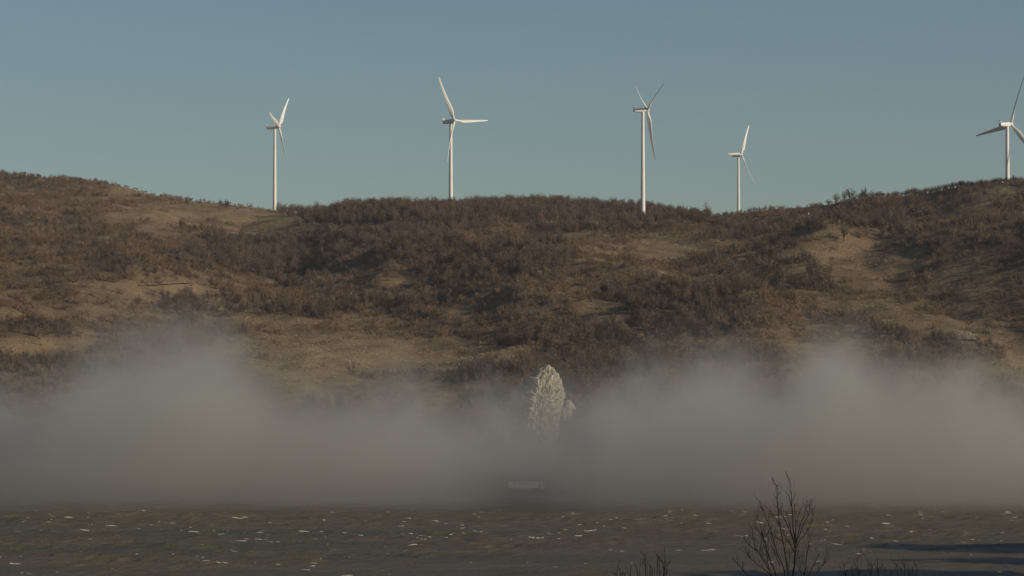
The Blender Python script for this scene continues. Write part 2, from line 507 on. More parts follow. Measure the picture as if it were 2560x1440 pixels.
# ------------------------------------------------------------------ road, guardrail, tracks
def ribbon(name, pts, w, mat, dz=0.03):
    v, f_ = [], []
    for i, p in enumerate(pts):
        a = Vector(pts[max(0, i - 1)]); b = Vector(pts[min(len(pts) - 1, i + 1)])
        d = (b - a); d.z = 0; d.normalize(); s = Vector((-d.y, d.x, 0)) * (w / 2)
        for q in (-1, 1):
            P = Vector(p) + s * q
            v.append((P.x, P.y, P.z + dz))
        if i: k = 2 * i; f_.append((k - 2, k, k + 1, k - 1) if True else None)
    f_ = [tuple(reversed(q)) for q in f_]
    return link(name, mesh(name, v, f_), mat)
road = ribbon('road', [(x, ROAD_Y, ROAD_Z) for x in np.linspace(-1400, 1400, 60)], 8.0, M_asphalt, 0.01)
tag(road, kind='structure')
M_line = plain('road_line_paint', (0.7, 0.7, 0.68), 0.8)
for yy in (ROAD_Y - 3.6, ROAD_Y + 3.6):
    ln = ribbon('road_line', [(x, yy, ROAD_Z) for x in np.linspace(-1400, 1400, 60)], 0.15, M_line, 0.014)
    ln.parent = road
def box(bm, x0, x1, y0, y1, z0, z1):
    r = bmesh.ops.create_cube(bm, size=1)
    for v in r['verts']:
        v.co = Vector(((x0 + x1) / 2 + v.co.x * (x1 - x0), (y0 + y1) / 2 + v.co.y * (y1 - y0), (z0 + z1) / 2 + v.co.z * (z1 - z0)))
    return r['verts']
def bm_obj(name, bm, mat, parent=None, bevel=0.0, smooth=False):
    me = bpy.data.meshes.new(name)
    if bevel:
        bmesh.ops.bevel(bm, geom=bm.edges[:], offset=bevel, segments=2, affect='EDGES')
    bm.to_mesh(me); bm.free()
    if smooth: me.polygons.foreach_set('use_smooth', [True] * len(me.polygons))
    return link(name, me, mat, parent)
gr = empty('guardrail', (0, ROAD_Y - 4.3, ROAD_Z))
tag(gr, 'grey steel guardrail running along the shore road above the water', 'guardrail')
bm = bmesh.new()
xx = PX(1380, 1235, 1496)[0]; xe = PX(2420, 1225, 1496)[0]
box(bm, xx, xe, -0.05, 0.03, 0.45, 0.78)
bm_obj('rail', bm, M_steel, gr)
bm = bmesh.new(); box(bm, -.07, .07, -.06, .06, -.3, .6)
post = bpy.data.meshes.new('guardrail_post'); bm.to_mesh(post); bm.free(); post.materials.append(M_steel)
xp = xx
while xp < xe:
    o = link('post', post, None, gr); o.location = (xp, 0.09, 0); xp += 6.0

def track(pts, w):
    P = []
    for (u0, v0), (u1, v1) in zip(pts[:-1], pts[1:]):
        n = max(2, int(abs(u1 - u0) / 14))
        for k in range(n):
            t = k / n; h = hit(u0 + (u1 - u0) * t, v0 + (v1 - v0) * t)
            if h and (not P or abs(h[1] - P[-1][1]) < 90): P.append(tuple(h))
    if len(P) > 2:
        # drape: keep the outer edge on the slope
        tag(ribbon('path', P, w, M_track, 0.35), kind='structure')
track([(345, 716), (500, 707), (600, 691), (680, 674), (760, 654), (840, 640)], 3.5)
track([(1545, 574), (1700, 560), (1850, 549), (2000, 534)], 3.0)
track([(1150, 590), (1300, 577), (1420, 584)], 3.0)

# ------------------------------------------------------------------ wind turbines
def loft(rings, close=True):
    v, f_ = [], []
    n = len(rings[0])
    for rr in rings: v += rr
    for i in range(len(rings) - 1):
        for j in range(n):
            a = i * n + j; b = i * n + (j + 1) % n
            f_.append((a, b, b + n, a + n))
    f_.append(tuple(range(n - 1, -1, -1)))
    f_.append(tuple(range((len(rings) - 1) * n, len(rings) * n)))
    return v, f_
def blade_mesh(L=46.0):
    """root at the origin, span along +Z, rotor axis (upwind) along +X"""
    rings = []
    N = 14
    for s in [0, .02, .05, .09, .13, .18, .24, .32, .42, .54, .66, .78, .88, .95, .985, 1.0]:
        chord = np.interp(s, [0, .04, .2, .4, .7, .93, 1.0], [2.2, 2.2, 4.5, 3.6, 2.2, 1.5, .75])
        th = np.interp(s, [0, .05, .2, .5, 1.0], [1.0, .96, .34, .24, .22])
        tw = R(np.interp(s, [0, .2, .6, 1], [46, 40, 31, 27]))
        off = np.interp(s, [0, .05, .2, 1], [0, 0, .22, .18])
        pre = 4.2 * s ** 1.8
        ring = []
        for k in range(N):
            a = 2 * math.pi * k / N
            cx_ = chord * (0.5 * math.cos(a) + off); cy_ = chord * th * 0.5 * math.sin(a) * (1 if th > .9 else (1 + .5 * math.cos(a)) * .85)
            x_ = cx_ * math.sin(tw) + cy_ * math.cos(tw); y_ = cx_ * math.cos(tw) - cy_ * math.sin(tw)
            ring.append((x_ * 1 + pre, y_, 1.0 + s * (L - 1)))
        rings.append(ring)
    v, f_ = loft(rings)
    return mesh('blade', v, f_, True)
ME_blade = blade_mesh()
def tower_mesh(h):
    rings = []
    for s in (0, .004, .25, .5, .75, .985, 1.0):
        r = np.interp(s, [0, .004, .01, 1], [2.3, 2.25, 2.12, 1.4])
        rings.append([(r * math.cos(a), r * math.sin(a), h * s) for a in np.linspace(0, 2 * math.pi, 29)[:-1]])
    v, f_ = loft(rings)
    me = mesh('tower', v, f_, True)
    return me
def nacelle_mesh():
    # along +X, rounded box: tail at -8.6, front at 2.6
    rings = []
    for x_, w, h, zc in [(-9.0, 2.3, 2.2, .25), (-8.8, 2.9, 2.8, .2), (-8.2, 3.2, 3.2, .1), (-4, 3.6, 3.7, 0), (0, 3.7, 3.8, 0), (2.2, 3.5, 3.6, 0), (2.9, 2.9, 3.0, 0), (3.1, 2.4, 2.4, 0)]:
        ring = []
        for k in range(24):
            a = 2 * math.pi * k / 24
            c_, s_ = math.cos(a), math.sin(a)
            e = 0.45
            ring.append((x_, math.copysign(abs(c_) ** e, c_) * w / 2, zc + math.copysign(abs(s_) ** e, s_) * h / 2))
        rings.append(ring)
    v, f_ = loft(rings)
    me = mesh('nacelle', v, f_, True)
    return me
ME_nac = nacelle_mesh()
def hub_mesh():
    rings = []
    for x_, r in [(3.15, 1.3), (3.4, 1.65), (4.4, 1.75), (5.4, 1.6), (6.2, 1.15), (6.7, .5), (6.8, .05)]:
        rings.append([(x_, r * math.cos(a), r * math.sin(a)) for a in np.linspace(0, 2 * math.pi, 21)[:-1]])
    v, f_ = loft(rings)
    return mesh('hub', v, f_, True)
ME_hub = hub_mesh()
bm = bmesh.new(); box(bm, -8.75, -8.2, -1.3, 1.3, 1.6, 1.85); box(bm, -8.7, -8.3, -1.2, -.95, 1.5, 3.6); box(bm, -8.7, -8.3, .95, 1.2, 1.5, 3.6); box(bm, -8.8, -8.25, -1.3, 1.3, 2.7, 3.7)
ME_mast = bpy.data.meshes.new('wind_vane_mast'); bm.to_mesh(ME_mast); bm.free()
bm = bmesh.new(); box(bm, -.5, .5, -2.28, -2.0, 0.6, 2.8)
ME_door = bpy.data.meshes.new('door'); bm.to_mesh(ME_door); bm.free(); ME_door.materials.append(M_steel)
for m_ in (ME_blade, ME_nac, ME_hub, ME_mast): m_.materials.append(M_white)

TURB = [  # tower u, hub v, distance, yaw of the rotor axis off the picture plane (deg, + away), first blade angle, label
    (687, 318, 3500, -17, 44, 'small white wind turbine leftmost on the ridge, above the open grassy saddle'),
    (1127, 303, 3070, -38, -33.5, 'white wind turbine with one blade pointing straight right, behind the wooded hilltop'),
    (1607, 275, 3020, 19, -57, 'tall white wind turbine whose whole tower shows, with two raised dark blades'),
    (1846, 388, 4420, -28, 26.5, 'smallest and most distant white wind turbine, above the low gap in the ridge'),
    (2518, 311, 2750, 46, 21.4, 'white wind turbine at the right edge with dark blades above the brushy hilltop')]
for (u, v, D, yaw, th0, lab) in TURB:
    x, y, hz = PX(u, v, D)
    gz = H1(x, y) - 0.4
    root = empty('wind_turbine', (x, y, gz))
    tag(root, lab, 'wind turbine', 'wind turbines along the ridge')
    h = hz - 1.7 - gz
    tw = link('tower', tower_mesh(h), M_white, root)
    dr = link('door', ME_door, None, tw)
    a = R(yaw) - math.atan((u - 1280) / FPX)
    Mh = Matrix.Translation((0, 0, hz - gz)) @ Matrix.Rotation(a, 4, 'Z') @ Matrix.Rotation(R(-5), 4, 'Y')
    nc = link('nacelle', ME_nac, None, root); nc.matrix_basis = Mh
    mt = link('wind_vane_mast', ME_mast, None, nc)
    hb = link('hub', ME_hub, None, root); hb.matrix_basis = Mh
    sgn = 1 if math.sin(a) > 0 else -1      # side vector pointing right in the picture is local -sgn*Y
    for k in range(3):
        bl = link('blade', ME_blade, None, root)
        th = R(th0 + 120 * k)
        # rotate about the local X (rotor axis): +Z towards the picture's right
        rot = Matrix.Rotation(th * (1 if sgn > 0 else -1), 4, 'X')
        bl.matrix_basis = Mh @ Matrix.Translation((4.6, 0, 0)) @ rot

# ------------------------------------------------------------------ pylons and small things on the slopes
def bar(v, f_, a, b, r):
    a = Vector(a); b = Vector(b); d = (b - a)
    if d.length < 1e-6: return
    q = d.to_track_quat('Z', 'Y')
    k0 = len(v)
    for p in (a, b):
        for sx, sy in ((-1, -1), (1, -1), (1, 1), (-1, 1)):
            v.append(tuple(p + q @ Vector((sx * r, sy * r, 0))))
    for j in range(4):
        f_.append((k0 + j, k0 + (j + 1) % 4, k0 + 4 + (j + 1) % 4, k0 + 4 + j))
def pylon(x, y, z, h, bw, tw_, r, label, cat, arms, name='lattice_pylon', mat=M_steel, redtop=False):
    root = empty(name, (x, y, z))
    tag(root, label, cat)
    nseg = 8
    lv, lf, bv, bf = [], [], [], []
    wd = lambda t: bw + (tw_ - bw) * t ** .8
    for sx, sy in ((-1, -1), (1, -1), (1, 1), (-1, 1)):
        v1, f1 = [], []
        for i in range(nseg):
            t0, t1 = i / nseg, (i + 1) / nseg
            bar(v1, f1, (sx * wd(t0) / 2, sy * wd(t0) / 2, h * t0), (sx * wd(t1) / 2, sy * wd(t1) / 2, h * t1), r)
        link('leg', mesh('leg', v1, f1), mat, root)
    cs = [(-1, -1), (1, -1), (1, 1), (-1, 1)]
    for i in range(nseg):
        t0, t1 = i / nseg, (i + 1) / nseg
        for j in range(4):
            p0 = cs[j]; p1 = cs[(j + 1) % 4]
            bar(bv, bf, (p0[0] * wd(t0) / 2, p0[1] * wd(t0) / 2, h * t0), (p1[0] * wd(t1) / 2, p1[1] * wd(t1) / 2, h * t1), r * .6)
            bar(bv, bf, (p1[0] * wd(t0) / 2, p1[1] * wd(t0) / 2, h * t0), (p0[0] * wd(t1) / 2, p0[1] * wd(t1) / 2, h * t1), r * .6)
            bar(bv, bf, (p1[0] * wd(t1) / 2, p1[1] * wd(t1) / 2, h * t1), (p0[0] * wd(t1) / 2, p0[1] * wd(t1) / 2, h * t1), r * .6)
    link('bracing', mesh('bracing', bv, bf), mat, root)
    for (zz, aw) in arms:
        v1, f1 = [], []
        for s in (-1, 1):
            bar(v1, f1, (0, -.5, h * zz), (s * aw, 0, h * zz + .3), r); bar(v1, f1, (0, .5, h * zz), (s * aw, 0, h * zz + .3), r)
            bar(v1, f1, (0, 0, h * zz + 1.6), (s * aw, 0, h * zz + .3), r * .8)
        link('crossarm', mesh('crossarm', v1, f1), mat, root)
    if redtop:
        v1, f1 = [], []
        bar(v1, f1, (0, 0, h), (0, 0, h + 5.5), .12)
        link('antenna', mesh('antenna', v1, f1), M_red, root)
    return root
x, y, zt = PX(1765, 504, 4550)
zg = H1(x, y)
pylon(x, y, zg - .5, zt - zg, 6.5, 1.2, .22, 'thin dark lattice power pylon standing in the gap left of the smallest turbine', 'pylon', [(.80, 5), (.9, 4)])
x, y, zt = PX(135, 1053, 1535)
zg = H1(x, y)
pylon(x, y, zg - .5, zt - zg, 3.0, 2.3, .14, 'pale lattice mast half lost in the mist at the left', 'mast', [], 'lattice_mast', M_concrete, True)
h_ = hit(2022, 541)
if h_:
    root = empty('marker_post', h_)
    tag(root, 'tiny white marker post on the slope below the right ridge', 'post')
    bm = bmesh.new(); box(bm, -.45, .45, -.3, .3, -.4, 2.6); bm_obj('shaft', bm, M_white, root)
    bm = bmesh.new(); box(bm, -.6, .6, -.42, .42, 2.6, 2.9); bm_obj('cap', bm, M_white, root)
for (u, v, lab) in [(590, 586, 'right one of two tiny white sheds among the brush below the saddle'), (582, 584, 'left one of two tiny white sheds among the brush below the saddle')]:
    h_ = hit(u, v)
    if h_:
        root = empty('shed', h_); tag(root, lab, 'shed', 'tiny white sheds on the slope')
        bm = bmesh.new(); box(bm, -1.2, 1.2, -1, 1, -.6, 1.5); bm_obj('wall', bm, M_white, root)
        bm = bmesh.new(); vs = box(bm, -1.4, 1.4, -1.2, 1.2, 1.5, 2.2)
        for w in vs:
            if w.co.z > 2: w.co.y *= .1
        bm_obj('roof', bm, M_red, root)

# ------------------------------------------------------------------ rock outcrops
def crag(name, w, d, h, seed, sub=6, lean=0.25, profile=None):
    bm = bmesh.new()
    bmesh.ops.create_icosphere(bm, subdivisions=sub, radius=1)
    co = np.array([v.co for v in bm.verts])
    n = co.copy()
    top = np.clip(co[:, 2], -1, 1)
    base = np.where(top > 0, top, top * .4)
    x_ = co[:, 0] * w / 2 * (1 - 0.35 * np.clip(top, 0, 1)); y_ = co[:, 1] * d / 2 * (1 - .25 * np.clip(top, 0, 1)); z_ = base * h
    x_ += lean * np.clip(top, 0, 1) * w
    def f3(s, sd): return (fbm(co[:, 0] * s + 3, co[:, 2] * s, 4, sd, .6) + fbm(co[:, 1] * s, co[:, 2] * s + 7, 4, sd + 5, .6)) / 2
    rdg = 1 - 2 * np.abs(f3(1.6, seed))
    r1 = rdg * .20 - .12 + f3(3.5, seed + 2) * .20 + (1 - 2 * np.abs(f3(6.0, seed + 4))) * .06
    vert = (1 - 2 * np.abs(fbm(co[:, 0] * 5 + co[:, 1] * 4, co[:, 2] * .8, 3, seed + 8))) * .07
    x_ += n[:, 0] * (r1 + vert) * w * .5; y_ += n[:, 1] * (r1 + vert) * d * .5; z_ += n[:, 2] * r1 * h * .5
    for i, v in enumerate(bm.verts): v.co = (x_[i], y_[i], z_[i])
    me = bpy.data.meshes.new(name); bm.to_mesh(me); bm.free()
    return me
def put_rock(u, vbase, Y, wpx, hpx, seed, lab, lean=.2, dfac=.8, sub=6, rz=0):
    w = wpx / FPX * Y; h = hpx / FPX * Y
    x, y, z = PX(u, vbase, Y)
    g = H1(x, y)
    z = min(z, g + 1.0) if z > g + 6 else z
    o = link('rock_outcrop', crag('rock_outcrop', w, w * dfac, h, seed, sub, lean), M_rock if 1400 < u < 1440 else M_rock2)
    o.location = (x, y, z); o.rotation_euler = (0, 0, rz)
    tag(o, lab, 'rock', 'pale rock outcrops on the hillside')
    return o
def rock_at(u, vb, wpx, hpx, seed, lab, **k):
    h_ = hit(u, vb)
    if h_ is None: return
    return put_rock(u, vb, h_[1], wpx, hpx, seed, lab, **k)
CR_Y = 1536.0
def big_crag():
    prof = [(1260, 1262, 1392), (1180, 1270, 1388), (1100, 1280, 1388), (1040, 1276, 1398), (1000, 1290, 1406), (975, 1303, 1405), (950, 1318, 1398), (938, 1333, 1392), (929, 1346, 1387), (921, 1356, 1379), (916.5, 1363, 1371)]
    vs_ = np.array([p[0] for p in prof][::-1]); le = np.array([p[1] for p in prof][::-1]); ri = np.array([p[2] for p in prof][::-1])
    NV, NA = 170, 200
    co = np.zeros((NV, NA, 3)); vv = np.concatenate([np.linspace(1260, 935, NV - 30), np.linspace(934, 916.5, 30)])
    ang = np.linspace(0, 2 * math.pi, NA + 1)[:-1]
    for i, v in enumerate(vv):
        l = np.interp(v, vs_, le); r_ = np.interp(v, vs_, ri)
        cxx = ((l + r_) / 2 - 1280) / FPX * CR_Y; hw = (r_ - l) / 2 / FPX * CR_Y; zz = CAMZ + (1000 - v) / FPX * CR_Y
        c_, s_ = np.cos(ang), np.sin(ang)
        # an arris on the front left splits a shaded left face from the sunlit front
        k = np.power(np.abs(c_) ** 1.5 + np.abs(s_) ** 1.5, -1 / 1.5)
        X_ = c_ * k * hw; Y_ = s_ * k * hw * .95
        rot = R(-14); X2 = X_ * math.cos(rot) - Y_ * math.sin(rot); Y2 = X_ * math.sin(rot) + Y_ * math.cos(rot)
        X2 *= hw / max(1e-3, np.abs(X2).max())
        q = 1 - 2 * np.abs(fbm(X2 / 7 + 3, zz / 13 + Y2 / 9 + 0 * X2, 4, 60, .6))
        q2 = 1 - 2 * np.abs(fbm(X2 / 2.2 + Y2 / 3, zz / 3.4 + 0 * X2, 4, 66, .65))
        q3 = 1 - 2 * np.abs(fbm(X2 / 1.0 + Y2 / 1.3, zz / 1.5 + 0 * X2, 3, 71, .65))
        led = (zz / 4.2 + 1.6 * fbm(X2 / 9, Y2 / 9, 2, 81) + X2 * .05) % 1.0
        f_ = 1 + .10 * (np.power(led, 1.8) - .4) + (.13 * (q - .55) + .10 * (q2 - .55) + .06 * (q3 - .5)) * min(1, .35 + hw / 6)
        co[i, :, 0] = cxx + X2 * f_; co[i, :, 1] = CR_Y + Y2 * f_; co[i, :, 2] = zz + (q2 - .5) * .7 + (q - .5) * 1.6 * min(1, (1260 - v) / 60)
    v = co.reshape(-1, 3); f_ = []
    for i in range(NV - 1):
        for j in range(NA):
            a_ = i * NA + j; b_ = i * NA + (j + 1) % NA
            f_.append((a_, b_, b_ + NA, a_ + NA))
    f_.append(tuple(range((NV - 1) * NA, NV * NA)))
    o = link('rock_outcrop', mesh('rock_outcrop', v, f_), M_rock)
    tag(o, 'tall pale limestone crag rising out of the mist at the foot of the slope', 'rock', 'pale rock outcrops on the hillside')
big_crag()
rock_at(1418, 1048, 46, 46, 14, 'small round pale rock just right of the tall crag, at the mist edge', lean=.1)
rock_at(2410, 848, 60, 12, 22, 'broad low pale outcrop at the lower right of the slope', lean=.05)
rock_at(1640, 770, 22, 15, 31, 'whitish rocky rib on the dark slope right of centre', lean=.1)
rock_at(1632, 735, 12, 16, 35, 'narrow whitish rock above the rocky rib right of centre', lean=.1)
rock_at(1690, 885, 26, 12, 41, 'speckled pale rocks in brush above the mist right of the crag', lean=.1)
rock_at(1962, 960, 20, 14, 47, 'small pale boulder showing faintly through the right mist gap', lean=.1)
rock_at(1900, 950, 10, 14, 52, 'slim pale boulder left of the boulder in the mist gap', lean=.1)
rock_at(1590, 533, 30, 6, 57, 'flat pale rocks left of the foot of the tallest turbine', lean=.0)
rock_at(1190, 900, 16, 9, 63, 'small pale rock on the tan slope left of the crag', lean=.1)

# loose stones, too many to count
sv, sf = [], []
ico = bmesh.new(); bmesh.ops.create_icosphere(ico, subdivisions=1, radius=1)
iv = np.array([v.co for v in ico.verts]); ifc = [[v.index for v in f.verts] for f in ico.faces]; ico.free()
def stone(x, y, z, r):
    k0 = len(sv); s = rng.uniform(.6, 1.3, 3)
    j = rng.uniform(.75, 1.2, len(iv))
    for q in range(len(iv)):
        sv.append((x + iv[q][0] * r * s[0] * j[q], y + iv[q][1] * r * s[1] * j[q], z + iv[q][2] * r * s[2] * j[q] * .8))
    for q in ifc: sf.append((q[0] + k0, q[1] + k0, q[2] + k0))
for (u, v, ru, rv, n) in [(760, 905, 90, 35, 320), (1640, 730, 30, 45, 700), (2400, 840, 60, 18, 700), (1190, 890, 50, 20, 130), (1690, 875, 26, 16, 130), (2520, 920, 40, 30, 200),
                          (950, 885, 110, 25, 200), (1330, 1010, 60, 50, 200), (2150, 790, 120, 20, 150), (640, 862, 30, 6, 40), (1290, 900, 40, 14, 60), (1510, 955, 18, 26, 60), (1150, 870, 60, 12, 60), (2500, 470, 40, 8, 50),
                          (330, 480, 60, 10, 60), (1615, 533, 50, 4, 50), (1670, 540, 30, 3, 20)]:
    for _ in range(int(n * .45)):
        uu = random.gauss(u, ru * .6); vv = random.gauss(v, rv * .6)
        h_ = hit(uu, vv)
        if h_: stone(h_[0], h_[1], h_[2] + .1, random.uniform(.15, .62) ** 1.5 * (h_[1] / 2000))
tag(link('scree', mesh('scree', sv, sf), M_rock), 'loose pale stones scattered over the open slopes', kind='stuff')

# ------------------------------------------------------------------ truck on the shore road
x, y, z = PX(1310, 1228, ROAD_Y - 1)
z = ROAD_Z + 0.02
tr = empty('semi_truck', (x, ROAD_Y - 1.8, z))
tag(tr, 'white articulated truck with a long box trailer, dim in the mist on the road', 'truck')
bm = bmesh.new(); box(bm, -7.0, 6.7, -1.27, 1.27, 1.15, 4.05); trl = bm_obj('trailer', bm, M_trailer, tr, .04)
bm = bmesh.new(); box(bm, -6.9, 6.6, -1.1, 1.1, .9, 1.13); bm_obj('chassis', bm, M_black, tr)
bm = bmesh.new(); box(bm, -3.2, 3.2, -1.24, -1.2, .45, 1.1); bm_obj('side_guard', bm, M_steel, tr)
fc = bpy.data.curves.new('lettering', 'FONT'); fc.body = 'TERTZA'; fc.size = 1.25; fc.extrude = .01; fc.space_character = 1.15
fo = bpy.data.objects.new('lettering', fc); C.objects.link(fo); fc.materials.append(M_letter)
dg = bpy.context.evaluated_depsgraph_get()
lm = bpy.data.meshes.new_from_object(fo.evaluated_get(dg)); bpy.data.objects.remove(fo)
lo = link('lettering', lm, M_letter, trl); lo.rotation_euler = (R(90), 0, 0); lo.location = (-3.4, -1.285, 2.75)
bm = bmesh.new(); bmesh.ops.create_cone(bm, cap_ends=True, segments=20, radius1=.45, radius2=.45, depth=.02)
lg = bm_obj('round_emblem', bm, M_letter, trl); lg.rotation_euler = (R(90), 0, 0); lg.location = (-4.2, -1.285, 3.2)
bm = bmesh.new()
vs = box(bm, 7.5, 9.7, -1.22, 1.22, .55, 3.2)
for w in vs:
    if w.co.z > 2 and w.co.x > 9: w.co.x -= .35
cb = bm_obj('cab', bm, M_trailer, tr, .1)
bm = bmesh.new(); vs = box(bm, 7.6, 9.2, -1.1, 1.1, 3.2, 3.9)
for w in vs:
    if w.co.z > 3.5 and w.co.x > 9: w.co.x -= .9
bm_obj('wind_deflector', bm, M_trailer, cb, .05)
bm = bmesh.new(); box(bm, 8.5, 9.35, -1.235, -1.2, 1.95, 2.75); bm_obj('side_window', bm, M_glass, cb)
bm = bmesh.new(); box(bm, 9.38, 9.62, -1.0, 1.0, 1.9, 2.8); bm_obj('windscreen', bm, M_glass, cb)
bm = bmesh.new(); box(bm, 9.5, 9.85, -1.2, 1.2, .35, .75); bm_obj('bumper', bm, M_steel, tr, .04)
bm = bmesh.new(); box(bm, 6.0, 7.5, -.5, .5, .65, .95); bm_obj('coupling', bm, M_black, tr)
bm = bmesh.new(); box(bm, 7.2, 7.9, -1.25, -.75, .4, 1.0); bm_obj('fuel_tank', bm, M_steel, tr, .08)
bm = bmesh.new(); bmesh.ops.create_cone(bm, cap_ends=True, segments=20, radius1=.5, radius2=.5, depth=.35)
ME_tyre = bpy.data.meshes.new('wheel'); bm.to_mesh(ME_tyre); bm.free(); ME_tyre.materials.append(M_black)
bm = bmesh.new(); bmesh.ops.create_cone(bm, cap_ends=True, segments=14, radius1=.27, radius2=.2, depth=.04)
ME_rim = bpy.data.meshes.new('rim'); bm.to_mesh(ME_rim); bm.free(); ME_rim.materials.append(M_steel)
for wx in (-5.6, -4.3, -3.0, 6.3, 9.0):
    for s in (-1, 1):
        w_ = link('wheel', ME_tyre, None, tr); w_.location = (wx, s * 1.05, .5); w_.rotation_euler = (R(90), 0, 0)
        q_ = link('rim', ME_rim, None, w_); q_.location = (0, 0, -s * .18 * -1); q_.rotation_euler = (0 if s < 0 else R(180), 0, 0)

# ------------------------------------------------------------------ bare brush and trees
def twig_cloud(seed, h, w, n_stem, n_twig, trunk=0.0, tw=0.10, up=0.75):
    """thin tapering blades: stems fan up from the base and each carries finer twigs"""
    r = random.Random(seed); v, f_ = [], []
    def blade(a, b, wd):
        a = Vector(a); b = Vector(b); d = (b - a).normalized()
        s = d.cross(Vector((r.uniform(-1, 1), r.uniform(-1, 1), r.uniform(-.3, .3)))).normalized() * wd / 2
        k0 = len(v); v.extend([tuple(a - s), tuple(a + s), tuple(b)]); f_.append((k0, k0 + 1, k0 + 2))
    for i in range(n_stem):
        ang = r.uniform(0, 6.283); rad = math.sqrt(r.random()) * w / 2
        base = Vector((r.gauss(0, w * .08), r.gauss(0, w * .08), trunk * h * r.uniform(.5, 1)))
        tip = Vector((math.cos(ang) * rad, math.sin(ang) * rad, h * (1 - .45 * (rad / (w / 2)) ** 2) * r.uniform(.75, 1.05)))
        mid = base.lerp(tip, .5) + Vector((math.cos(ang) * w * .08, math.sin(ang) * w * .08, h * -.03))
        blade(base, mid, tw * 1.6); blade(mid - (tip - mid) * .15, tip, tw * 1.2)
        for k_ in range(n_twig):
            t = r.uniform(.3, 1)
            p = base.lerp(mid, t * 2) if t < .5 else mid.lerp(tip, t * 2 - 1)
            d = Vector((r.gauss(0, 1), r.gauss(0, 1), r.gauss(up, .5))).normalized()
            blade(p, p + d * h * r.uniform(.10, .24), tw * r.uniform(.7, 1.1))
    return v, f_
def trunk_mesh(seed, h, r0, nb=5):
    r = random.Random(seed); v, f_ = [], []
    def tube(pts, ra, rb):
        n = 5; rings = []
        for i, p in enumerate(pts):
            t = i / (len(pts) - 1); rr = ra + (rb - ra) * t
            rings.append([(p[0] + rr * math.cos(2 * math.pi * k / n), p[1] + rr * math.sin(2 * math.pi * k / n), p[2]) for k in range(n)])
        vv, fc_ = loft(rings); k0 = len(v); v.extend(vv); f_.extend([tuple(q + k0 for q in g) for g in fc_])
    tube([(0, 0, -.5), (r.gauss(0, .1), r.gauss(0, .1), h * .3), (r.gauss(0, .3), r.gauss(0, .3), h * .7)], r0, r0 * .4)
    for _ in range(nb):
        a = r.uniform(0, 6.28); z0_ = h * r.uniform(.2, .5); L = h * r.uniform(.3, .5)
        tube([(0, 0, z0_), (math.cos(a) * L * .35, math.sin(a) * L * .35, z0_ + L * .45), (math.cos(a) * L * .6, math.sin(a) * L * .6, z0_ + L)], r0 * .5, r0 * .12)
    return mesh('trunk', v, f_)

def proto(name, mat, **k):
    v, f_ = twig_cloud(**k)
    me = mesh(name, v, f_); me.materials.append(mat)
    return me
SHRUB = [proto('brush_clump', M_twig, seed=40 + i, h=3.0 + .5 * i, w=4.2 + .6 * i, n_stem=15, n_twig=9, tw=.17) for i in range(4)]
WOOD = [proto('wood_clump', M_twig2, seed=60 + i, h=7.5 + i, w=6.0, n_stem=20, n_twig=11, trunk=.18, tw=.20) for i in range(4)]

def scatter(name, protos, pts, scl, label, seed):
    """one object: bare clumps set on the listed points with geometry nodes"""
    me = bpy.data.meshes.new(name + '_points')
    me.vertices.add(len(pts)); me.vertices.foreach_set('co', np.asarray(pts, np.float32).ravel()); me.update()
    a = me.attributes.new('size', 'FLOAT', 'POINT'); a.data.foreach_set('value', np.asarray(scl, np.float32))
    o = link(name, me)
    ng = bpy.data.node_groups.new(name, 'GeometryNodeTree')
    ng.interface.new_socket('Geometry', in_out='INPUT', socket_type='NodeSocketGeometry')
    ng.interface.new_socket('Geometry', in_out='OUTPUT', socket_type='NodeSocketGeometry')
    N = ng.nodes; L = ng.links
    gi = N.new('NodeGroupInput'); go = N.new('NodeGroupOutput')
    gti = N.new('GeometryNodeGeometryToInstance')
    for p_ in protos:
        ob = bpy.data.objects.new('clump_source', p_)
        inf = N.new('GeometryNodeObjectInfo'); inf.inputs['Object'].default_value = ob
        g1 = N.new('GeometryNodeGeometryToInstance'); L.new(inf.outputs['Geometry'], g1.inputs[0])
        L.new(g1.outputs[0], gti.inputs[0]) if False else None
        scatter.tmp.append(g1)
    join = N.new('GeometryNodeJoinGeometry')
    for g1 in reversed(scatter.tmp): L.new(g1.outputs[0], join.inputs[0])
    scatter.tmp.clear(); N.remove(gti)
    iop = N.new('GeometryNodeInstanceOnPoints')
    L.new(gi.outputs[0], iop.inputs['Points']); L.new(join.outputs[0], iop.inputs['Instance'])
    iop.inputs['Pick Instance'].default_value = True
    rv = N.new('FunctionNodeRandomValue'); rv.data_type = 'INT'
    rv.inputs[4].default_value = 0; rv.inputs[5].default_value = len(protos) - 1; rv.inputs['Seed'].default_value = seed
    L.new(rv.outputs[2], iop.inputs['Instance Index'])
    rr_ = N.new('FunctionNodeRandomValue'); rr_.data_type = 'FLOAT_VECTOR'
    rr_.inputs[0].default_value = (-.08, -.08, 0); rr_.inputs[1].default_value = (.08, .08, 6.28); rr_.inputs['Seed'].default_value = seed + 1
    L.new(rr_.outputs[0], iop.inputs['Rotation'])
    na = N.new('GeometryNodeInputNamedAttribute'); na.data_type = 'FLOAT'; na.inputs[0].default_value = 'size'
    L.new(na.outputs[0], iop.inputs['Scale'])
    L.new(iop.outputs[0], go.inputs[0])
    md = o.modifiers.new('scatter', 'NODES'); md.node_group = ng
    return tag(o, label, kind='stuff')
scatter.tmp = []

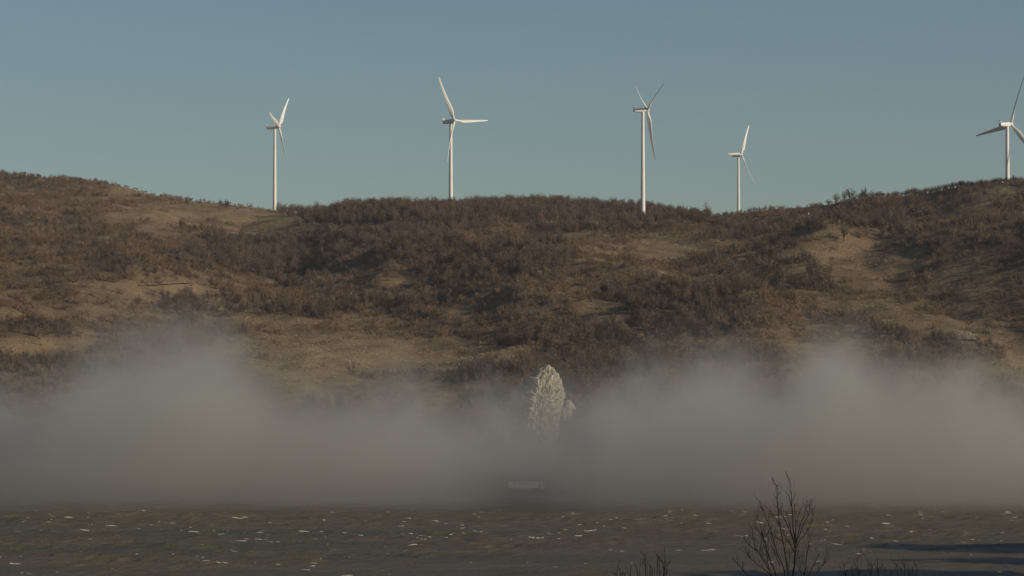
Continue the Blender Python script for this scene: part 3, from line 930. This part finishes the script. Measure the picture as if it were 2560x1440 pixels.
def visible_points(n, seed):
    g = np.random.default_rng(seed)
    y = 1512 + (3700 - 1512) * g.random(n) ** 0.9
    x = (g.random(n) * 2 - 1) * (y * 0.155 * 1.18 + 20)
    z = H(x, y)
    return x, y, z
def unseen(x, y, z):
    """True where a nearer part of the slope hides the point and its plants"""
    el = (z + 7 - CAMZ) / y
    mx = np.full(len(x), -1.0)
    for t in np.linspace(.52, .985, 26):
        mx = np.maximum(mx, np.where(y * t > 1507, (H(x * t, y * t) - CAMZ) / (y * t), -1))
    return el < mx - 0.0008
x, y, z = visible_points(100000, 5)
op = openness(x, y, z)
u_, v_ = to_uv(x, y, z)
yb_ = np.interp(x, RB[0], RB[1])
wood = (fbm(x / 120, y / 160, 3, 51) * .5 + .5 - op * .9 + np.where((u_ > 720) & (u_ < 1780) & (v_ < 560), .4, 0) + np.where((u_ > 1250) & (u_ < 1720) & (v_ > 800), .25, 0))
pr = np.clip((0.62 - op) * 2.4, 0.03, 1)
keep = (rng.random(len(x)) < pr) & ~unseen(x, y, z)
keep &= ~((np.hypot(x - PX(1345, 1000, 1700)[0], (y - 1640) * .35) < 17) )
x, y, z, op, wood, u_, v_ = [a[keep] for a in (x, y, z, op, wood, u_, v_)]
crest = (u_ > 1775) & (u_ < 2285) & (y > np.interp(x, RA[0], RA[1]) - 70)
isw = (wood > .28) & (rng.random(len(x)) < .75) & ~crest
sz = np.clip(rng.lognormal(-.22, .36, len(x)), .35, 1.9) * np.where(op > .5, .55, 1.0)
sz = np.where(crest, sz * .85, sz)
near_top = (u_ > 2280) | (u_ < 450)
print('brush', (~isw).sum(), 'wood', isw.sum())
# the ones that show largest become shrubs and trees of their own
idx_s = np.where(~isw & (u_ > 20) & (u_ < 2540) & (v_ < 960) & (v_ > 500))[0]
rank = sz[idx_s] / y[idx_s] * np.where(op[idx_s] > .48, 5, 1)
own_s = idx_s[np.argsort(-rank)[:120]]
m_s = ~isw.copy(); m_s[own_s] = False
P = np.stack([x, y, z - .1], 1)
scatter('brush', SHRUB, P[m_s], sz[m_s], 'dense leafless brown brush covering the hillside', 3)
scatter('woodland', WOOD, P[isw], np.clip(sz[isw], 0, 1.15) * np.where(near_top[isw], .55, 1.0), 'bare winter woodland in dark masses on the slopes and hilltop', 8)
SH = []
for i in own_s:
    o = link('shrub', SHRUB[i % 4]); o.location = P[i]; s_ = sz[i] * 1.15
    o.scale = (s_, s_, s_); o.rotation_euler = (0, 0, random.uniform(0, 6.28))
    uu, vv = u_[i], v_[i]
    where = ('at the left edge' if uu < 250 else 'above the left mist puff' if uu < 640 and vv > 700 else 'below the leftmost turbine' if uu < 900 and vv < 700 else 'left of the pale crag' if uu < 1290 and vv > 780
             else 'on the middle slope' if uu < 1500 else 'right of the pale crag' if uu < 1750 and vv > 780 else 'below the tallest turbine' if uu < 1780 else 'below the smallest turbine' if uu < 2050
             else 'under the right hilltop row' if uu < 2330 else 'at the right edge')
    where += ', upper slope' if vv < 700 else ''
    SH.append((where, uu, o, 'larger' if sz[i] > .5 else 'low'))
for wh in sorted({q[0] for q in SH}):
    row = sorted([q for q in SH if q[0] == wh], key=lambda q: q[1])
    for k_, (w_, uu, o, size) in enumerate(row):
        tag(o, size + ' bare shrub ' + wh.replace(', upper slope', ' on the upper slope') + ', ' + nth(k_) + ' from the left', 'shrub', 'scattered shrubs ' + wh)
hx_ = rng.uniform(160, 620, 5000); hy_ = rng.uniform(560, 1000, 5000); hz0 = Hh(hx_, hy_)
kk = hz0 > 2
scatter('headland_woodland', WOOD, np.stack([hx_, hy_, hz0 - .2], 1)[kk], rng.uniform(.5, 1.0, kk.sum()), 'bare woodland on the unseen headland that shades the river from the right', 31)
# grass tufts on the open slopes
TUFT = [proto('grass_tuft', plain('dry_grass_blades', (0.36, 0.26, 0.14), 1.0, .5, .4, pos=geo_pos), seed=90 + i, h=.8, w=1.6, n_stem=9, n_twig=3, tw=.14) for i in range(2)]
x, y, z = visible_points(60000, 15)
op = openness(x, y, z)
keep = (rng.random(len(x)) < np.clip(op * 1.6 - .3, 0, 1)) & ~unseen(x, y, z) & (y < 3000)
scatter('dry_grass', TUFT, np.stack([x, y, z], 1)[keep], rng.uniform(.6, 1.6, keep.sum()), 'dry tan grass tufts on the open slopes', 12)

# trees that stand out against the sky or the slope
TRUNK = [trunk_mesh(70 + i, 8.0, .28) for i in range(3)]
CROWN = [proto('crown', M_twig2, seed=80 + i, h=8.0, w=6.2, n_stem=18, n_twig=16, trunk=.32, tw=.13, up=.6) for i in range(5)]
for t_m in TRUNK: t_m.materials.append(M_bark)
RUSTC = proto('crown', M_rust, seed=99, h=8.0, w=6.2, n_stem=20, n_twig=16, trunk=.2, tw=.3)
ROWS = {}
def tree(u, hpx, lab, group=None, vb=None, wide=1.0, crown=None, Y=None):
    if vb is None:
        # stands on the skyline ridge at this place
        yy = np.arange(2450, 3800, 12.0); xx_ = (u - 1280) / FPX * yy
        zz = H(xx_, yy); k_ = int(np.argmax((zz - CAMZ) / yy)); p = (xx_[k_], yy[k_], zz[k_])
    else:
        p = hit(u, vb)
        if p is None: return
    hm = hpx / FPX * p[1]
    root = empty('bare_tree', (p[0], p[1], p[2] - .2), (0, 0, random.uniform(0, 6.28)))
    s_ = hm / 8.0
    root.scale = (s_ * wide, s_ * wide, s_)
    tag(root, lab, 'tree', group)
    if group: ROWS.setdefault(group, []).append((u, root))
    link('trunk', TRUNK[random.randrange(3)], None, root)
    link('crown', crown or CROWN[random.randrange(5)], None, root)
tree(2092, 28, 'bare tree standing alone at the left foot of the right hilltop row', wide=1.2)
tree(2073, 15, 'low dark spreading tree just left of the lone ridge tree', wide=1.9)
tree(2043, 8, 'little round bush-like tree on the bare ridge left of the hilltop row', wide=1.6)
tree(2125, 34, 'broad fan-shaped bare tree at the start of the hilltop row', wide=1.3)
tree(2113, 30, 'slim bare tree left of the broad fan-shaped one', wide=.9)
tree(2162, 34, 'tallest pointed bare tree in the right hilltop row', wide=.9)
for k, u in enumerate(list(range(2138, 2300, 9))):
    tree(u + random.uniform(-3, 3), random.uniform(13, 24), 'small bare tree in the row along the right hilltop', 'bare trees along the right hilltop', wide=random.uniform(1.3, 2.2))
for u in range(2296, 2560, 8):
    tree(u + random.uniform(-3, 3), random.uniform(12, 19), 'reddish bare bush-like tree on the rightmost hilltop', 'low trees on the rightmost hilltop', wide=random.uniform(1.4, 2.2))
for u in range(1236, 1376, 11):
    tree(u + random.uniform(-3, 3), random.uniform(10, 16), 'bare tree in the dark clump topping the middle hill', 'trees topping the middle hill', wide=random.uniform(1.3, 1.8))
for u in range(846, 1236, 15):
    tree(u + random.uniform(-4, 4), random.uniform(7, 12) + (5 if u < 880 else 0), 'low bare tree on the long crest left of the middle hilltop clump', 'trees on the long left crest of the middle hill', wide=random.uniform(1.4, 2.2))
for u in range(1385, 1700, 15):
    tree(u + random.uniform(-4, 4), random.uniform(6, 10), 'low bare tree on the crest falling to the gap', 'trees on the right crest of the middle hill', wide=random.uniform(1.4, 2.2))
for u in range(1855, 1945, 9):
    tree(u + random.uniform(-3, 3), random.uniform(9, 16), 'slender bare tree on the low ridge right of the smallest turbine', 'slender trees right of the smallest turbine', wide=random.uniform(.8, 1.3))
for u in list(range(1785, 1850, 12)):
    tree(u, random.uniform(5, 9), 'small bush-like tree around the foot of the smallest turbine', 'small trees at the foot of the smallest turbine', wide=1.5)
for u in range(2, 400, 11):
    tree(u + random.uniform(-3, 3), random.uniform(4, 8), 'small bare tree on the far left skyline', 'small trees on the far left skyline', wide=random.uniform(1.6, 2.4))
for u in range(404, 660, 12):
    tree(u + random.uniform(-3, 3), random.uniform(5, 11) if u < 600 else random.uniform(3, 6), 'small dark tree on the crest sloping down to the leftmost turbine', 'small trees above the open saddle', wide=random.uniform(1.2, 2.0))
tree(1475, 26, 'rust orange leafed tree in the brush right of the pale crag', vb=925, wide=1.2, crown=RUSTC)
tree(2212, 44, 'tall bare tree standing out on the slope under the right hilltop', vb=560, wide=.8)
tree(2075, 62, 'tall dark bare tree on the middle of the right slope', vb=705, wide=.5)
tree(612, 40, 'thin pale bare tree above the left mist puff', vb=845, wide=.6)
tree(2110, 48, 'bare tree low on the slope under the hilltop row', vb=605, wide=.8)

SHORT = {'bare trees along the right hilltop': 'small bare tree along the right hilltop', 'low trees on the rightmost hilltop': 'reddish bare bush-like tree on the rightmost hilltop',
         'trees topping the middle hill': 'bare tree in the clump topping the middle hill', 'trees on the long left crest of the middle hill': 'low bare tree on the middle hill\'s long left crest',
         'trees on the right crest of the middle hill': 'low bare tree on the crest falling to the gap', 'slender trees right of the smallest turbine': 'slender bare tree right of the smallest turbine',
         'small trees at the foot of the smallest turbine': 'bush-like tree at the foot of the smallest turbine', 'small trees on the far left skyline': 'small bare tree on the far left skyline',
         'small trees above the open saddle': 'small dark tree on the crest above the saddle'}
for g_, row in ROWS.items():
    for k_, (u, o) in enumerate(sorted(row, key=lambda q: q[0])):
        o['label'] = SHORT[g_] + ', ' + nth(k_) + ' from the left'

# ------------------------------------------------------------------ mist over the far shore
MX0, MX1, MY0, MY1, MZ0, MZ1 = -620.0, 620.0, 1245.0, 1520.0, -0.6, 108.0
bm = bmesh.new(); box(bm, MX0, MX1, MY0, MY1, MZ0, MZ1)
mo = bm_obj('mist', bm, None)
M_mist = bpy.data.materials.new('mist'); M_mist.use_nodes = True
t = M_mist.node_tree; t.nodes.clear()
out = t.nodes.new('ShaderNodeOutputMaterial')
vol = t.nodes.new('ShaderNodeVolumePrincipled')
vol.inputs['Color'].default_value = (0.79, 0.765, 0.70, 1)
vol.inputs['Anisotropy'].default_value = 0.35
g = t.nodes.new('ShaderNodeNewGeometry')
sx = t.nodes.new('ShaderNodeSeparateXYZ'); t.links.new(g.outputs['Position'], sx.inputs[0])
fcv = t.nodes.new('ShaderNodeFloatCurve')
def topz(v): return PX(0, v, 1420)[2]
TOP = [(-200, 955), (0, 938), (120, 945), (190, 890), (240, 842), (310, 806), (420, 786), (520, 792), (600, 822), (650, 893), (720, 925), (850, 930), (1000, 935), (1150, 945), (1250, 950), (1340, 962), (1420, 965), (1480, 930), (1560, 895), (1650, 852),
       (1740, 834), (1820, 832), (1890, 870), (1940, 898), (2000, 858), (2080, 816), (2140, 822), (2200, 885), (2300, 880), (2400, 872), (2480, 905), (2560, 940), (2760, 945)]
cm = fcv.mapping; cv = cm.curves[0]
def cxn(u): return ((u - 1280) / FPX * 1420 - MX0) / (MX1 - MX0)
pts = [(cxn(u), topz(v) / 100) for u, v in TOP]
cv.points[0].location = (0, .5); cv.points[1].location = (1, .5)
for a, b in pts:
    q = cv.points.new(a, b)
for q in cv.points: q.handle_type = 'AUTO_CLAMPED'
cm.update()
nx = math_(t, 'DIVIDE', math_(t, 'SUBTRACT', sx.outputs[0], MX0), MX1 - MX0)
t.links.new(nx, fcv.inputs['Value'])
mp = t.nodes.new('ShaderNodeMapping'); mp.inputs['Scale'].default_value = (1, .8, 1); t.links.new(g.outputs['Position'], mp.inputs['Vector'])
nz = noise(t, 0.020, 4, .62, mp.outputs[0])
for q_ in t.nodes:
    if q_.type == 'TEX_NOISE': q_.inputs['Distortion'].default_value = 1.1
th = math_(t, 'ADD', math_(t, 'MULTIPLY', fcv.outputs[0], 100), math_(t, 'MULTIPLY', math_(t, 'SUBTRACT', nz, .5), 84))
edge = math_(t, 'MULTIPLY', math_(t, 'SUBTRACT', th, sx.outputs[2]), 1 / 36.0, True)
veil = math_(t, 'MULTIPLY', math_(t, 'SUBTRACT', math_(t, 'ADD', th, 16), sx.outputs[2]), 1 / 44.0, True)
low = math_(t, 'ADD', math_(t, 'MULTIPLY', math_(t, 'MULTIPLY', sx.outputs[2], 1 / 16.0, True), .55), .45)
front = math_(t, 'MULTIPLY', math_(t, 'SUBTRACT', sx.outputs[1], MY0), 1 / 120.0, True)
back = math_(t, 'MULTIPLY', math_(t, 'SUBTRACT', MY1, sx.outputs[1]), 1 / 20.0, True)
d = math_(t, 'ADD', math_(t, 'MULTIPLY', math_(t, 'MULTIPLY', edge, edge), .86), math_(t, 'MULTIPLY', math_(t, 'MULTIPLY', veil, veil), .16))
d = math_(t, 'MULTIPLY', math_(t, 'MULTIPLY', d, low), math_(t, 'MULTIPLY', front, back))
d = math_(t, 'MULTIPLY', d, math_(t, 'ADD', math_(t, 'MULTIPLY', nz, 2.0), 0.02))
gap = math_(t, 'SUBTRACT', 1.3, math_(t, 'MULTIPLY', math_(t, 'ABSOLUTE', math_(t, 'SUBTRACT', sx.outputs[0], 5.5)), 1 / 22.0), True)
gap = math_(t, 'MULTIPLY', gap, math_(t, 'MULTIPLY', math_(t, 'SUBTRACT', 22.0, sx.outputs[2]), 1 / 14.0, True))
d = math_(t, 'MULTIPLY', d, math_(t, 'SUBTRACT', 1.0, math_(t, 'MULTIPLY', gap, .52)))
d = math_(t, 'MULTIPLY', d, 0.0205)
t.links.new(d, vol.inputs['Density'])
t.links.new(vol.outputs[0], out.inputs['Volume'])
mo.data.materials.clear(); mo.data.materials.append(M_mist)
M_mist.cycles.volume_step_rate = 0.15
tag(mo, 'bank of grey mist lying over the far shore of the river', kind='stuff')

# ------------------------------------------------------------------ thin air haze over the whole place
bm = bmesh.new(); box(bm, -9500, 9500, -9500, 16500, -9.0, 420.0)
hz_ = bm_obj('haze', bm, None)
M_haze = bpy.data.materials.new('haze'); M_haze.use_nodes = True
t = M_haze.node_tree; t.nodes.clear()
out = t.nodes.new('ShaderNodeOutputMaterial'); vol = t.nodes.new('ShaderNodeVolumePrincipled')
vol.inputs['Color'].default_value = (0.85, 0.85, 0.88, 1); vol.inputs['Density'].default_value = 0.000022
t.links.new(vol.outputs[0], out.inputs['Volume'])
hz_.data.materials.clear(); hz_.data.materials.append(M_haze)
tag(hz_, 'thin pale haze in the air', kind='stuff')

# ------------------------------------------------------------------ bare saplings on the near bank
def stem(pts, r0, r1, mat, parent, tw=4, seed=0, name='stem'):
    r = random.Random(seed); v, f_ = [], []
    def tube(P, ra, rb, n=5):
        rings = []
        for i, p in enumerate(P):
            t_ = i / (len(P) - 1); rr = ra + (rb - ra) * t_
            d = (Vector(P[min(i + 1, len(P) - 1)]) - Vector(P[max(i - 1, 0)])).normalized()
            q = d.to_track_quat('Z', 'Y')
            rings.append([tuple(Vector(p) + q @ Vector((rr * math.cos(2 * math.pi * k / n), rr * math.sin(2 * math.pi * k / n), 0))) for k in range(n)])
        vv, fc_ = loft(rings); k0 = len(v); v.extend(vv); f_.extend([tuple(a + k0 for a in g) for g in fc_])
    # smooth the path a little
    P = [Vector(p) for p in pts]; S = []
    for i in range(len(P) - 1):
        p0 = P[max(i - 1, 0)]; p1 = P[i]; p2 = P[i + 1]; p3 = P[min(i + 2, len(P) - 1)]
        for k in range(3):
            t_ = k / 3
            S.append(.5 * ((2 * p1) + (-p0 + p2) * t_ + (2 * p0 - 5 * p1 + 4 * p2 - p3) * t_ ** 2 + (-p0 + 3 * p1 - 3 * p2 + p3) * t_ ** 3))
    S.append(P[-1])
    S = [s + Vector((r.gauss(0, .006), r.gauss(0, .01), 0)) for s in S]
    tube(S, r0, r1)
    L = sum((S[i + 1] - S[i]).length for i in range(len(S) - 1))
    for _ in range(int(tw * L)):
        i = r.randrange(int(len(S) * .35), len(S) - 1); p = S[i]
        d = (S[i + 1] - S[i]).normalized()
        side = Vector((r.choice((-1, 1)) * r.uniform(.35, .8), r.uniform(-.6, .6), .1))
        dd = (d + side).normalized(); l1 = r.uniform(.10, .42)
        a = p + dd * l1 * .5; b = a + (dd * .6 + Vector((0, 0, .6))).normalized() * l1 * .5
        rr = max(r1 * .7, .0035)
        tube([p, a, b], rr * 1.1, .0032, 4)
        if r.random() < .4:
            c = a + (dd + Vector((r.uniform(-.8, .8), 0, .5))).normalized() * l1 * .4
            tube([a, c], rr * .8, .003, 4)
    return link(name, mesh(name, v, f_), mat, parent)
def crop(cx_, cy_): return 1820 + cx_ / 5.54, 1180 + cy_ / 5.54
YS = 100.0
bx, by, bz = PX(1968, 1500, YS)[0], YS, 0
bz = float(Hn(np.array([bx]), np.array([by]))[0])
sap = empty('bare_sapling', (bx, by, bz)); tag(sap, 'large dark many-stemmed bare sapling rising in front of the river', 'sapling')
ST = [[(900, 1440), (925, 1250), (935, 1050), (915, 800), (895, 500), (885, 300), (868, 70)],
      [(835, 1440), (790, 1150), (750, 950), (712, 720), (685, 520), (668, 380), (680, 280), (672, 180)],
      [(670, 1440), (600, 1250), (540, 1060), (500, 900), (465, 760), (430, 640), (420, 540)],
      [(780, 1370), (690, 1150), (630, 950), (590, 800), (545, 690), (490, 540), (418, 375)],
      [(600, 1440), (480, 1210), (420, 1110), (360, 1000), (330, 830), (312, 745)],
      [(600, 1440), (420, 1290), (320, 1200), (270, 1120), (250, 1060)],
      [(935, 1060), (1000, 950), (1090, 850), (1150, 720), (1180, 620), (1192, 510)],
      [(935, 1000), (990, 860), (1050, 700), (1110, 600), (1120, 460)],
      [(930, 980), (980, 800), (1010, 680), (1060, 560), (1092, 385)],
      [(860, 1000), (800, 900), (740, 780), (690, 680), (620, 600), (572, 498)],
      [(920, 990), (850, 800), (790, 660), (730, 570), (720, 500)],
      [(1050, 1440), (1080, 1250), (1100, 1080), (1130, 950), (1120, 850)],
      [(1210, 1440), (1270, 1340), (1340, 1240), (1370, 1180), (1392, 1100)],
      [(1010, 1440), (970, 1300), (985, 1150)], [(1100, 1440), (1190, 1250), (1240, 1130)], [(270, 1440), (200, 1350), (145, 1265)],
      [(440, 1100), (475, 900), (480, 800), (510, 700)], [(590, 1440), (545, 1200), (530, 1000), (530, 850)], [(915, 1120), (860, 1000), (810, 960), (770, 900)],
      [(930, 1010), (860, 740), (810, 535)], [(940, 950), (945, 700), (935, 430)], [(945, 700), (960, 640), (990, 490)], [(895, 560), (870, 400), (850, 300)],
      [(420, 1110), (300, 1010), (230, 900)], [(720, 1300), (640, 1100), (600, 1000)], [(830, 1400), (850, 1200), (835, 1120)], [(500, 900), (400, 780), (390, 660)], [(750, 950), (660, 900), (655, 780)]]
for i, s in enumerate(ST):
    off0 = random.Random(i).uniform(-.5, .5)
    pts = []
    if s[0][1] >= 1370:    # reaches down to the ground, drawn together at the foot
        pts.append((bx + (PX(*crop(*s[0]), YS)[0] - bx) * .35, by + off0 * .2, bz - .1))
        u, v = crop(*s[0]); 
        p = PX(u, v, YS); q = Vector(pts[0]).lerp(Vector(p), .6); pts.append(tuple(q))
    for j, (a, b) in enumerate(s):
        p = PX(*crop(a, b), YS)
        pts.append((p[0], p[1] + off0 * (j + 1) / len(s), p[2]))
    main = i < 5 or i in (11,)
    stem([(p[0] - bx, p[1] - by, p[2] - bz) for p in pts], .036 if i == 0 else (.023 if main else .014), .0056, M_dark, sap, 7.5 if i < 12 else 5.5, i)
def small_clump(name, lab, stems, Y, seed):
    u0 = sum(s[0] for s in stems) / len(stems)
    bx = PX(u0, 1500, Y)[0]; bz = float(Hn(np.array([bx]), np.array([Y]))[0])
    root = empty(name, (bx, Y, bz)); tag(root, lab, 'shrub')
    r = random.Random(seed)
    for k, (u, v, lean) in enumerate(stems):
        p1 = PX(u, v, Y); pm = PX(u + lean, (v + 1470) / 2, Y); x0 = bx + (p1[0] - bx) * .8
        pts = [(x0 - bx, r.uniform(-.3, .3), -.1), (pm[0] - bx, r.uniform(-.2, .2), pm[2] - bz), (p1[0] - bx, 0, p1[2] - bz)]
        stem(pts, .015, .0062, M_dark, root, 2.2, seed * 50 + k)
small_clump('bare_shrub', 'cluster of thin dark upright stems at the bottom edge left of the sapling',
            [(1542, 1426, 2), (1548, 1420, 4), (1561, 1434, 0), (1577, 1415, 0), (1591, 1414, 3), (1597, 1422, 3), (1611, 1386, 3), (1617, 1410, 1), (1625, 1411, 1), (1630, 1418, 0), (1635, 1420, 0), (1645, 1387, -2), (1648, 1400, 0), (1661, 1369, 1), (1677, 1402, -12), (1647, 1392, 14), (1658, 1430, 0)], 92.0, 3)
small_clump('bare_shrub', 'row of short dark twigs at the bottom edge right of the sapling',
            [(2113, 1408, 1), (2118, 1424, 0), (2129, 1412, 3), (2144, 1395, 0), (2150, 1425, 0), (2172, 1399, 1), (2178, 1405, 1), (2193, 1396, 2), (2196, 1420, 0), (2214, 1420, 0), (2228, 1425, 0), (2241, 1410, 1), (2250, 1416, 0), (2262, 1408, 1), (2270, 1410, 0), (2281, 1420, 0), (2291, 1412, 2)], 96.0, 5)
